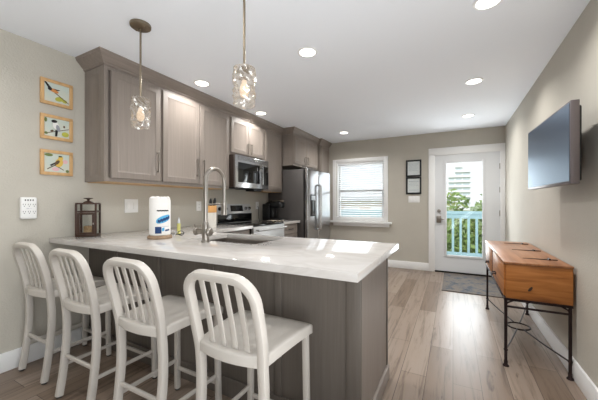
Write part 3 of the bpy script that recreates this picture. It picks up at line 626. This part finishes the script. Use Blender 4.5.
# lantern
LX, LY = -2.712, 1.345; LR = R(50)
ln = thing('candle_lantern', 'dark brown wooden candle lantern with glass panes at the wall end of the counter', 'lantern', (LX, LY, CT1), LR)
LM = Matrix.Translation((LX, LY, CT1)) @ Matrix.Rotation(LR, 4, 'Z'); h = .067; T = .266
def L(b, nm, m, smooth=True, parent=None): b.xf(LM); return b.build(nm, m, parent or ln, smooth)
L(MB().box(-h - .006, -h - .006, 0, h + .006, h + .006, .018, .003), 'base', 'bronze'); L(MB().box(-h - .006, -h - .006, T, h + .006, h + .006, T + .014, .003), 'top_plate', 'bronze')
for sx_ in (-1, 1):
    for sy_ in (-1, 1): L(MB().box(sx_ * h - .007, sy_ * h - .007, .016, sx_ * h + .007, sy_ * h + .007, T + .002, .001), 'post', 'bronze')
rails = MB()
for s in (-1, 1): rails.box(-h, s * h - .006, .200, h, s * h + .006, .213).box(s * h - .006, -h, .200, s * h + .006, h, .213)
L(rails, 'middle_rail', 'bronze')
dd = rect_frame(MB(), -h + .008, .02, h - .008, .198, .017, -h - .006, -h + .004, .001); dd = L(dd, 'door', 'bronze')
L(MB().box(h - .02, -h - .012, .10, h - .012, -h - .006, .115, .001), 'latch', 'nickel', parent=dd)
gl = MB()
for s in (-1, 1): gl.box(s * h - .001, -h + .008, .02, s * h + .001, h - .008, T - .002)
gl.box(-h + .008, h - .001, .02, h - .008, h + .001, T - .002); L(gl, 'glass_pane', 'pane', False)
L(MB().rings([[(x * k, y * k, zz) for x, y in ((-h, -h), (h, -h), (h, h), (-h, h))] for k, zz in ((.5, T + .012), (.42, T + .02), (.16, T + .03))]).lathe([(.001, T + .028), (.01, T + .028), (.008, T + .036), (.014, T + .044), (.034, T + .05), (.034, T + .054), (.001, T + .056)], (0, 0, 0), 18), 'finial', 'bronze')
cn = MB().lathe([(.001, 0), (.034, 0), (.035, .003), (.035, .062), (.031, .066), (.001, .062)], (0, 0, .019), 24).tube([(0, 0, .078), (.001, 0, .092)], .0015, 6); cn.xf(LM)
tag(cn.build('pillar_candle', 'candle'), 'short mottled pillar candle standing inside the lantern', 'candle')

# ------------------------------------------------------------------ wall fittings
sp_ = thing('surge_protector', 'white six outlet surge protector plugged into the left wall', 'surge protector', (XL, .991, 1.165))
MB().box(XL, .942, 1.083, XL + .032, 1.040, 1.248, .012, 3).build('body', 'plate', sp_)
for yy in (.962, .991, 1.020):
    for zz in (1.188, 1.135):
        s = MB()
        for dy in (-.0065, .0065): s.box(XL + .0315, yy + dy - .0012, zz, XL + .0326, yy + dy + .0012, zz + .010)
        s.cyl((XL + .0315, yy, zz - .008), (XL + .0326, yy, zz - .008), .003, 8).build('socket', 'slot', sp_, smooth=False)
for yy in (.968, .983, .998, 1.013): MB().box(XL + .0315, yy - .0035, 1.220, XL + .0327, yy + .0035, 1.231).build('usb_port', 'slot', sp_, smooth=False)
MB().box(XL + .0315, .974, 1.160, XL + .0326, .99, 1.166).box(XL + .0315, .994, 1.161, XL + .0326, 1.006, 1.164).build('maker_mark', 'ink', sp_, smooth=False)
def xplate(name, y0, z0, y1, z1, label, cat, kind):
    t = thing(name, label, cat, (XL, (y0 + y1) / 2, z0)); MB().box(XL, y0, z0, XL + .007, y1, z1, .003).build('face_plate', 'plate', t)
    n = 2 if kind == 'switch2' else 1; w_ = (y1 - y0) / n
    for k in range(n):
        yc = y0 + w_ * (k + .5); zc = (z0 + z1) / 2
        if kind == 'switch2': MB().box(XL + .006, yc - .017, zc - .034, XL + .010, yc + .017, zc + .034, .0015).build('rocker', 'plate', t)
        else:
            for dz in (-.02, .02):
                r_ = MB().lathe([(.001, .0085), (.016, .0085), (.017, .006)], (XL, yc, zc + dz), 16, 'X').build('receptacle', 'plate', t)
                MB().box(XL + .008, yc - .007, zc + dz - .004, XL + .0092, yc - .005, zc + dz + .006).box(XL + .008, yc + .005, zc + dz - .004, XL + .0092, yc + .007, zc + dz + .006).build('slots', 'slot', r_, smooth=False)
xplate('light_switch', 1.724, 1.108, 1.862, 1.242, 'white double rocker switch plate on the wall right of the lantern', 'light switch', 'switch2')
xplate('wall_outlet', 2.625, 1.105, 2.705, 1.225, 'white outlet plate on the wall behind the faucet', 'outlet', 'outlet')
xplate('wall_outlet', 3.865, 1.105, 3.945, 1.225, 'white outlet plate on the wall right of the range with a cord', 'outlet', 'outlet')
ws = thing('light_switch', 'white triple switch plate below the two black frames', 'light switch', (-.628, YB, 1.27))
MB().box(-.722, YB - .007, 1.212, -.530, YB, 1.330, .003).build('face_plate', 'plate', ws)
for k in range(3): MB().box(-.690 + k * .05, YB - .011, 1.237, -.662 + k * .05, YB - .006, 1.305, .0015).build('rocker', 'plate', ws)
# black frames with documents
def doc(z0, z1, label, rows):
    x0, x1 = -.762, -.500; t = thing('document_frame', label, 'picture frame', ((x0 + x1) / 2, YB, z0), 0, 'black framed documents')
    rect_frame(MB(), x0, z0, x1, z1, .028, YB - .022, YB - .001, .003).build('frame', 'black_frame', t)
    p = MB().box(x0 + .026, YB - .010, z0 + .026, x1 - .026, YB - .006, z1 - .026).build('document', 'paper', t, smooth=False)
    b = MB()
    for (zz, a, c, hh) in rows: b.box(x0 + .05 + a, YB - .0112, z0 + zz, x1 - .05 - c, YB - .0098, z0 + zz + hh)
    b.build('printed_lines', 'ink', p, smooth=False)
    MB().box(x0 + .026, YB - .0145, z0 + .026, x1 - .026, YB - .013, z1 - .026).build('glazing', 'pane', t, smooth=False)
doc(1.682, 1.986, 'black framed document, the upper of the pair left of the door', [(.235 - k * .016, 0 if k % 3 else .01, .01 * (k % 4), .005) for k in range(9)])
doc(1.366, 1.676, 'black framed certificate, the lower of the pair left of the door', [(.225, .0, .0, .012), (.2, .02, .02, .006), (.175, .0, .01, .005), (.15, .01, .0, .005), (.07, .0, .0, .008)])
# bird pictures
C_ = {k: mat('print_' + k, v, .7) for k, v in dict(sky=(206, 210, 200), mint=(188, 206, 190), twig=(96, 74, 54), black=(38, 34, 34), orange=(214, 142, 82), yellow=(222, 186, 92), grey=(150, 152, 158), white=(236, 234, 230), leaf=(178, 178, 74), green=(112, 126, 74), pink=(222, 180, 184)).items()}
C_['paper'] = mat('print_paper', (214, 212, 196), .7, c2=(196, 208, 200), scale=(9, 9, 9))
def poly_art(t, nm, m, pts, lvl, y0, z0):
    b = MB(); b.rings([[(XL + .0125 + lvl * .0006, y0 + u, z0 + v) for u, v in pts], [(XL + .0131 + lvl * .0006, y0 + u, z0 + v) for u, v in pts]]); b.build(nm, C_[m], t, smooth=False)
def ell(cx, cy, rx, ry, rot=0, n=16): return [(cx + rx * math.cos(2 * math.pi * k / n) * math.cos(rot) - ry * math.sin(2 * math.pi * k / n) * math.sin(rot), cy + rx * math.cos(2 * math.pi * k / n) * math.sin(rot) + ry * math.sin(2 * math.pi * k / n) * math.cos(rot)) for k in range(n)]
def bird_frame(z0, z1, label, art):
    y0, y1 = 1.063, 1.280; t = thing('framed_bird_picture', label, 'picture', (XL, (y0 + y1) / 2, z0), 0, 'framed bird pictures')
    b = MB(); fw = .024
    for a in ((y0, z0, y1, z0 + fw), (y0, z1 - fw, y1, z1), (y0, z0 + fw, y0 + fw, z1 - fw), (y1 - fw, z0 + fw, y1, z1 - fw)): b.box(XL + .001, a[0], a[1], XL + .020, a[2], a[3], .002)
    b.build('frame', 'frame_wood', t)
    p = MB().box(XL + .001, y0 + fw - .002, z0 + fw - .002, XL + .0125, y1 - fw + .002, z1 - fw + .002).build('print', C_['paper'], t, smooth=False)
    for k, (nm, m, pts) in enumerate(art): poly_art(p, nm, m, pts, k, y0 + fw, z0 + fw)
# print area .169 x ~.155
bird_frame(1.985, 2.185, 'top picture of the three, dark winged bird with orange breast', [
    ('leaves', 'leaf', ell(.10, .035, .03, .018, .3)), ('leaves', 'leaf', ell(.135, .028, .02, .014, -.3)), ('branch', 'twig', [(.055, .085), (.165, .012), (.165, .018), (.06, .09)]),
    ('bird_wing', 'black', [(.0, .148), (.012, .150), (.05, .108), (.055, .085), (.035, .088), (.02, .115)]), ('bird_wing', 'black', [(.04, .108), (.105, .108), (.095, .100), (.045, .090)]), ('bird_body', 'orange', ell(.062, .092, .034, .013, -.25)), ('bird_head', 'black', ell(.036, .099, .014, .011))])
bird_frame(1.711, 1.905, 'middle picture of the three, black capped bird with grey wings', [
    ('branch', 'twig', [(.02, .02), (.165, .075), (.165, .08), (.02, .026)]), ('leaf', 'green', ell(.012, .022, .012, .01)), ('leaf', 'green', ell(.01, .125, .009, .018)), ('leaf', 'twig', ell(.05, .045, .012, .007, .5)), ('leaf', 'twig', ell(.132, .092, .007, .01)), ('grass', 'leaf', ell(.14, .03, .025, .02)),
    ('bird_tail', 'black', [(.072, .055), (.09, .055), (.084, .005), (.07, .004)]), ('bird_body', 'white', ell(.075, .090, .020, .030, .2)), ('bird_wing', 'grey', ell(.090, .070, .013, .028, .25)), ('bird_head', 'black', ell(.064, .122, .020, .012, .1))])
bird_frame(1.427, 1.625, 'bottom picture of the three, yellow bird on a twig', [
    ('leaves', 'green', ell(.03, .135, .028, .012)), ('blossom', 'pink', ell(.075, .025, .025, .015)), ('blossom', 'pink', ell(.14, .09, .018, .016)), ('branch', 'twig', [(.02, .018), (.07, .052), (.13, .018), (.13, .024), (.07, .060), (.02, .026)]), ('leaf', 'green', ell(.155, .014, .012, .012)),
    ('bird_tail', 'black', [(.035, .055), (.075, .083), (.082, .075), (.045, .047)]), ('bird_body', 'yellow', ell(.098, .078, .026, .036, -.25)), ('bird_head', 'yellow', ell(.108, .115, .017, .017)), ('bird_cap', 'black', ell(.105, .129, .013, .005)), ('bird_wing', 'twig', ell(.083, .078, .012, .024, -.7))])

# ------------------------------------------------------------------ ceiling lamps
spots = [(-2.286, 2.192, 'recessed ceiling lamp above the two door cabinet'), (-2.331, 3.30, 'recessed ceiling lamp above the range, nearest the crown molding'), (-1.053, 2.145, 'recessed ceiling lamp in the middle of the ceiling above the peninsula'), (-1.689, 4.891, 'recessed ceiling lamp close to the corner by the refrigerator and window'),
         (.189, 3.442, 'recessed ceiling lamp over the walkway, second from the far door'), (.188, 4.758, 'recessed ceiling lamp over the walkway, nearest the far door'), (.19, 2.119, 'recessed ceiling lamp over the walkway, cut by the top edge of the photo')]
lamp0 = None
for x, y, lab in spots:
    k = .8 if x < -2 else (.86 if x > 0 else 1)
    if lamp0 is None:
        lamp0 = thing('ceiling_lamp', lab, 'ceiling light', (x, y, H), 0, 'recessed ceiling lamps'); lt = lamp0
        MB().lathe([(.062, 0), (.082, 0), (.080, -.006), (.066, -.008), (.062, -.004)], (x, y, H), 32, cap=False).build('trim_ring', 'white', lamp0)
        MB().lathe([(.001, -.003), (.064, -.003), (.064, -.006), (.001, -.006)], (x, y, H), 32).build('diffuser', 'lamp_glow', lamp0)
    else: lt = dup(lamp0, (x, y, H), label=lab)
    light_area('lamp_or_fill_light', (x, y, H - .012), (0, 0, 0), .12, .12, LAMP_W * k, (1, .985, .96), 'DISK', 150)
for x, y, k in ((.19, .8, .2), (-1.05, .75, .45), (-2.15, .35, .55)):   # unseen fill lights added out of view, brightening the floor and left wall
    light_area('lamp_or_fill_light', (x, y, H - .012), (0, 0, 0), .12, .12, LAMP_W * k, (1, .985, .96), 'DISK', 150)
# ------------------------------------------------------------------ pendants
def pendant(x, y, label):
    t = thing('pendant_lamp', label, 'pendant light', (x, y, H), 0, 'pendant lamps over the peninsula')
    MB().lathe([(.001, 0), (.066, 0), (.068, -.004), (.066, -.018), (.058, -.024), (.010, -.026), (.001, -.026)], (x, y, H)).lathe([(.001, -.024), (.006, -.024), (.005, -.03), (.001, -.031)], (x + .045, y, H), 8).lathe([(.001, -.024), (.006, -.024), (.005, -.03), (.001, -.031)], (x - .045, y, H), 8).build('canopy', 'brass', t)
    MB().cyl((x, y, H - .02), (x, y, 1.93), .0065, 10).build('rod', 'brass', t)
    MB().lathe([(.001, 1.940), (.012, 1.940), (.03, 1.928), (.03, 1.922), (.025, 1.916), (.025, 1.882), (.028, 1.88), (.028, 1.868), (.018, 1.862), (.001, 1.862)], (x, y, 0), 24).build('socket', 'brass', t)
    MB().lathe([(.001, 1.864), (.012, 1.864), (.014, 1.85), (.024, 1.82), (.026, 1.80), (.018, 1.775), (.001, 1.768)], (x, y, 0), 18).build('bulb', 'bulb', t)
    rd = random.Random(11); n, rows = 24, 13; out = []; inn = []
    for i in range(rows):
        z = 1.926 - .200 * i / (rows - 1); ro = []; ri = []
        for k in range(n):
            a = 2 * math.pi * (k + .5 * (i % 2)) / n; r = .058 + (rd.choice((-.004, .0, .006)) if 0 < i < rows - 1 else 0)
            ro.append((x + r * math.cos(a), y + r * math.sin(a), z)); ri.append((x + .052 * math.cos(a), y + .052 * math.sin(a), z))
        out.append(ro); inn.append(ri)
    b = MB(); b.rings(out, False, False)
    b.lathe([(.026, 1.922), (.058, 1.922), (.058, 1.926), (.026, 1.926)], (x, y, 0), n, cap=False)
    b.build('glass_shade', 'crystal', t, smooth=False)
    return t
pd = pendant(-1.914, 1.276, 'pendant lamp with clear textured glass in front of the upper cabinets, canopy visible')
dup(pd, (-.992, 1.25, H), label='pendant lamp with clear textured glass nearest the camera, its rod running out of the top')

# ------------------------------------------------------------------ bar stools
def prof_y(z):   # rear post centre line, local y relative to stool origin (Y = 1.12)
    P = [(0, -.205), (.10, -.188), (.20, -.176), (.33, -.163), (.46, -.160), (.60, -.170), (.74, -.199), (.88, -.236), (.96, -.259)]
    for (a, ya), (b, yb) in zip(P, P[1:]):
        if z <= b:
            t = (z - a) / (b - a); return ya + (yb - ya) * t
    return P[-1][1]
def prof_s(z): return (prof_y(z - .05) + prof_y(z) * 2 + prof_y(z + .05)) / 4 if .05 < z < .9 else prof_y(z)
def nrm(z):
    s = (prof_s(min(z + .03, .95)) - prof_s(max(z - .03, 0))) / .06; return Vector((0, 1, -s)).normalized()
st = thing('bar_stool', 'white metal bar stool nearest the camera, at the open end of the peninsula', 'stool', (0, 0, 0), 0, 'white metal bar stools')
HX, PW, PD_ = .167, .036, .040
for s in (-1, 1):
    zs = [.012 + (.57 - .012) * k / 12 for k in range(13)]
    lg = MB().sweep([(s * HX, prof_s(z), z) for z in zs], [nrm(z) for z in zs], PW, PD_).build('leg', 'stool', st)
    MB().lathe([(.001, 0), (.014, 0), (.015, .003), (.013, .016), (.001, .016)], (s * HX, prof_s(0) + .002, 0), 14).build('foot_cap', 'rubber', lg)
    zs = [0.012, .3, .6]
    lg = MB().sweep([(s * (.176 - .004 * k), .205 - .004 * k, z) for k, z in enumerate(zs)], [(0, 1, 0)] * 3, .032, .032).build('leg', 'stool', st)
    MB().lathe([(.001, 0), (.014, 0), (.015, .003), (.013, .016), (.001, .016)], (s * .176, .205, 0), 14).build('foot_cap', 'rubber', lg)
HT = .175; pts = []; ZTOP = .915; rad = .095
for k in range(9): z = .565 + (ZTOP - rad - .565) * k / 8; pts.append((-HX - (HT - HX) * min(1, max(0, (z - .56) / .12)), z))
for k in range(1, 9): a = math.pi - math.pi / 2 * k / 8; pts.append((-HT + rad + rad * math.cos(a), ZTOP - rad + rad * math.sin(a)))
pts.append((0, ZTOP))
pts = pts + [(-x, z) for x, z in pts[::-1][1:]]
MB().sweep([(x, prof_s(z), z) for x, z in pts], [nrm(z) for x, z in pts], PW, PD_).build('back_frame', 'stool', st)
for x in (-.093, -.031, .031, .093):
    zs = [.585 + (.905 - .585) * k / 10 for k in range(11)]
    MB().sweep([(x, prof_s(z) + .004, z) for z in zs], [nrm(z) for z in zs], .026, .008).build('back_slat', 'stool', st)
# seat: dished sheet with rolled skirt
b = MB(); NU, NV = 32, 18; top = []
def seat_pt(u, v):  # u -1..1 across, v 0..1 rear to front
    hw = .172 + .034 * min(1, v * 1.25); y = -.172 + .395 * v
    y -= .03 * (1 - u * u) * (1 - v) ** 3
    if v > .85: hw -= .02 * ((v - .85) / .15) ** 2
    z = .612 - .014 * (1 - u * u) * math.sin(math.pi * min(1, v * 1.05)) + .010 * math.sin(math.pi * (v - .1) * .9) - .022 * max(0, (v - .8) / .2) ** 2
    z -= .004 * abs(u) ** 8; z += .0016 * math.cos(u * 13) * math.sin(math.pi * v)
    return Vector((u * hw, y, z))
grid = [[seat_pt(-1 + 2 * i / NU, j / NV) for i in range(NU + 1)] for j in range(NV + 1)]
vg = [[b.bm.verts.new(p) for p in row] for row in grid]
for j in range(NV):
    for i in range(NU): b.bm.faces.new((vg[j][i], vg[j][i + 1], vg[j + 1][i + 1], vg[j + 1][i]))
loop = [(0, i) for i in range(NU + 1)] + [(j, NU) for j in range(1, NV + 1)] + [(NV, i) for i in range(NU - 1, -1, -1)] + [(j, 0) for j in range(NV - 1, 0, -1)]
ctr = Vector((0, .02, 0)); prev = [vg[j][i] for j, i in loop]
for (o_, dz) in ((.005, -.003), (.008, -.010), (.008, -.044), (.004, -.046), (-.002, -.044), (-.002, -.012)):
    cur = []
    for j, i in loop:
        p = grid[j][i]; d = Vector((p.x, p.y - .02, 0)).normalized(); cur.append(b.bm.verts.new((p.x + d.x * o_, p.y + d.y * o_, p.z + dz)))
    for k in range(len(loop)): kk = (k + 1) % len(loop); b.bm.faces.new((prev[k], prev[kk], cur[kk], cur[k]))
    prev = cur
b.build('seat', 'stool', st, ang=50)
MB().sweep([(-.17, .203, .142), (.17, .203, .142)], [(0, 1, 0)] * 2, .022, .016).build('footrest', 'stool', st)
MB().sweep([(-HX, prof_s(.25), .25), (HX, prof_s(.25), .25)], [(0, 1, 0)] * 2, .022, .016).build('stretcher', 'stool', st)
for s in (-1, 1): MB().sweep([(s * .168, prof_s(.193), .193), (s * .174, .203, .193)], [(1, 0, 0)] * 2, .022, .014).build('stretcher', 'stool', st)
st.location = (-.820, 1.106, 0)
dup(st, (-1.400, 1.098, 0), label='white metal bar stool second from the open end of the peninsula')
dup(st, (-1.990, 1.108, 0), label='white metal bar stool second from the left wall')
dup(st, (-2.575, 1.130, 0), R(0), label='white metal bar stool against the left wall baseboard, farthest from the camera')

# ------------------------------------------------------------------ console table
CX0, CX1, CY0, CY1, CZ0, CZ1 = .334, .722, 2.612, 4.0, .505, .772
co = thing('console_table', 'pine chest console on a dark wrought iron stand along the right wall', 'console table', ((CX0 + CX1) / 2, (CY0 + CY1) / 2, 0))
MB().box(CX0 + .012, CY0 + .003, CZ0, CX1, CY1 - .003, CZ1 - .016, .003).build('chest_body', 'pine', co)
MB().box(CX0 - .003, CY0 - .003, CZ1 - .016, CX1 + .002, CY1 + .003, CZ1, .003).build('lid', 'pine_top', co)
mid = 3.33
for a, c in ((CY0 + .02, mid - .01), (mid + .01, CY1 - .02)):
    d = MB().box(CX0, a, CZ0 + .012, CX0 + .014, c, CZ1 - .022, .003).build('drawer', 'pine', co); yc = (a + c) / 2; yc = 3.09 if yc < mid else 3.64
    MB().lathe([(.001, -.004), (.018, -.003), (.016, 0), (.001, 0)], (CX0, yc, .585), 14, 'X').tube([(CX0, yc - .035, .592), (CX0 - .022, yc - .03, .588), (CX0 - .03, yc, .575), (CX0 - .022, yc + .03, .588), (CX0, yc + .035, .592)], .005, 8).build('pull', 'iron', d)
MB().box(CX0 - .002, mid - .007, CZ0 + .01, CX0 + .013, mid + .007, CZ1 - .02, .002).build('divider', 'iron', co)
for y in (2.84, 3.315, 3.805): MB().rings([[(CX0 + .15, y - .004, CZ1), (CX0 + .15, y + .004, CZ1), (CX0 + .15, y + .004, CZ1 + .003), (CX0 + .15, y - .004, CZ1 + .003)], [(CX0 + .29, y - .011, CZ1), (CX0 + .29, y + .011, CZ1), (CX0 + .29, y + .011, CZ1 + .005), (CX0 + .29, y - .011, CZ1 + .005)], [(CX0 + .36, y - .007, CZ1), (CX0 + .36, y + .007, CZ1), (CX0 + .36, y + .007, CZ1 + .006), (CX0 + .36, y - .007, CZ1 + .006)]]).cyl((CX0 + .31, y - .022, CZ1 + .006), (CX0 + .31, y + .022, CZ1 + .006), .007, 10).build('strap_hinge', 'iron', co)
for yk in (CY0,): MB().lathe([(.001, -.003), (.020, -.002), (.022, .004)], (CX0 + .165, yk + .002, .588), 14, 'Y').bm.free()
k_ = MB().lathe([(.001, -.002), (.010, -.002), (.011, .003)], (0, 0, 0), 12, 'Y'); k_.xf(Matrix.Translation((CX0 + .155, CY0 + .002, .588)) @ Matrix.Rotation(R(35), 4, 'Y') @ Matrix.Diagonal((.8, 1, 2, 1))); k_.build('wood_knot', 'bronze', co)['label'] = 'dark oval knot in the end board'
MB().box(CX0, CY0, CZ0 - .018, CX1, CY0 + .02, CZ0, .002).box(CX0, CY1 - .02, CZ0 - .018, CX1, CY1, CZ0, .002).box(CX0, CY0 + .02, CZ0 - .018, CX0 + .02, CY1 - .02, CZ0, .002).box(CX1 - .02, CY0 + .02, CZ0 - .018, CX1, CY1 - .02, CZ0, .002).build('apron', 'iron', co)
lx0, lx1, ly0, ly1 = .346, .708, 2.625, 3.93
for x in (lx0, lx1):
    for y in (ly0, ly1): MB().lathe([(.001, 0), (.020, 0), (.021, .006), (.012, .018), (.0125, .04), (.010, .045), (.0105, CZ0 - .017), (.001, CZ0 - .017)], (x, y, 0), 14).lathe([(.010, .112), (.014, .118), (.014, .124), (.010, .130)], (x, y, 0), 12).build('leg', 'iron', co)
for y in (ly0, ly1): MB().tube([(lx0, y, .442), (lx1, y, .442)], .008, 8).build('end_rail', 'iron', co)
for x, s in ((lx0, 1), (lx1, -1)): MB().tube([(x, ly0, .455), (x + s * .012, ly0, .47), (x + s * .045, ly0, CZ0 - .016)], .006, 8).build('corner_brace', 'iron', co)
rc = Vector(((lx0 + lx1) / 2, (ly0 + ly1) / 2, .085)); rx_ = .085
for x in (lx0, lx1):
    for y in (ly0, ly1):
        p = Vector((x, y, .118)); d = (rc - p); e = rc - d.normalized() * rx_ * 1.0; MB().tube([p, p.lerp(e, .5) - Vector((0, 0, .006)), e], .0055, 8).build('cross_stretcher', 'iron', co)
MB().tube([(rc.x + rx_ * math.cos(a * math.pi / 14), rc.y + rx_ * math.sin(a * math.pi / 14), rc.z) for a in range(28)], .007, 8, closed=True).build('stretcher_ring', 'iron', co)
# ------------------------------------------------------------------ rug, television
rgm = thing('entry_rug', 'small distressed blue grey rug in front of the glazed door', 'rug', (.27, 5.02, 0))
MB().box(-.135, 4.475, 0, .675, 5.58, .009, .003).build('pile', 'rug', rgm)
M['rug_edge'] = mat('rug_binding', (92, 86, 82), .9)
for yy in (4.475, 5.58): MB().box(-.14, yy - .007, 0, .68, yy + .007, .010, .002).build('binding', 'rug_edge', rgm)
pn_, pf = Vector((.600, 2.222, 0)), Vector((.5625, 3.09, 0)); dv = (pf - pn_); Lw = dv.length; ang = math.atan2(dv.y, dv.x)
tv = thing('television', 'flat screen television mounted on the right wall above the console table', 'television', (.62, 2.65, 1.3))
TM = Matrix.Translation((pn_.x, pn_.y, 0)) @ Matrix.Rotation(ang, 4, 'Z')   # local x along the screen, -y into the wall
b = MB().box(0, -.042, 1.315, Lw, 0, 1.799, .004); b.xf(TM); b.build('housing', 'tvbody', tv)
b = MB().box(.012, -.002, 1.332, Lw - .012, .0025, 1.787); b.xf(TM); b.build('screen', 'screen', tv, smooth=False)
b = MB().box(.05, -.07, 1.335, Lw - .05, -.040, 1.78, .01); b.xf(TM); b.build('back_cover', 'black', tv)
MB().box(.735 - .008, 2.55, 1.42, XR - .0005, 2.85, 1.66, .002).tube([(.728, 2.70, 1.54), (.66, 2.70, 1.54)], .022, 12).tube([(.728, 2.62, 1.6), (.655, 2.62, 1.6)], .012, 8).build('wall_bracket', 'black', tv)
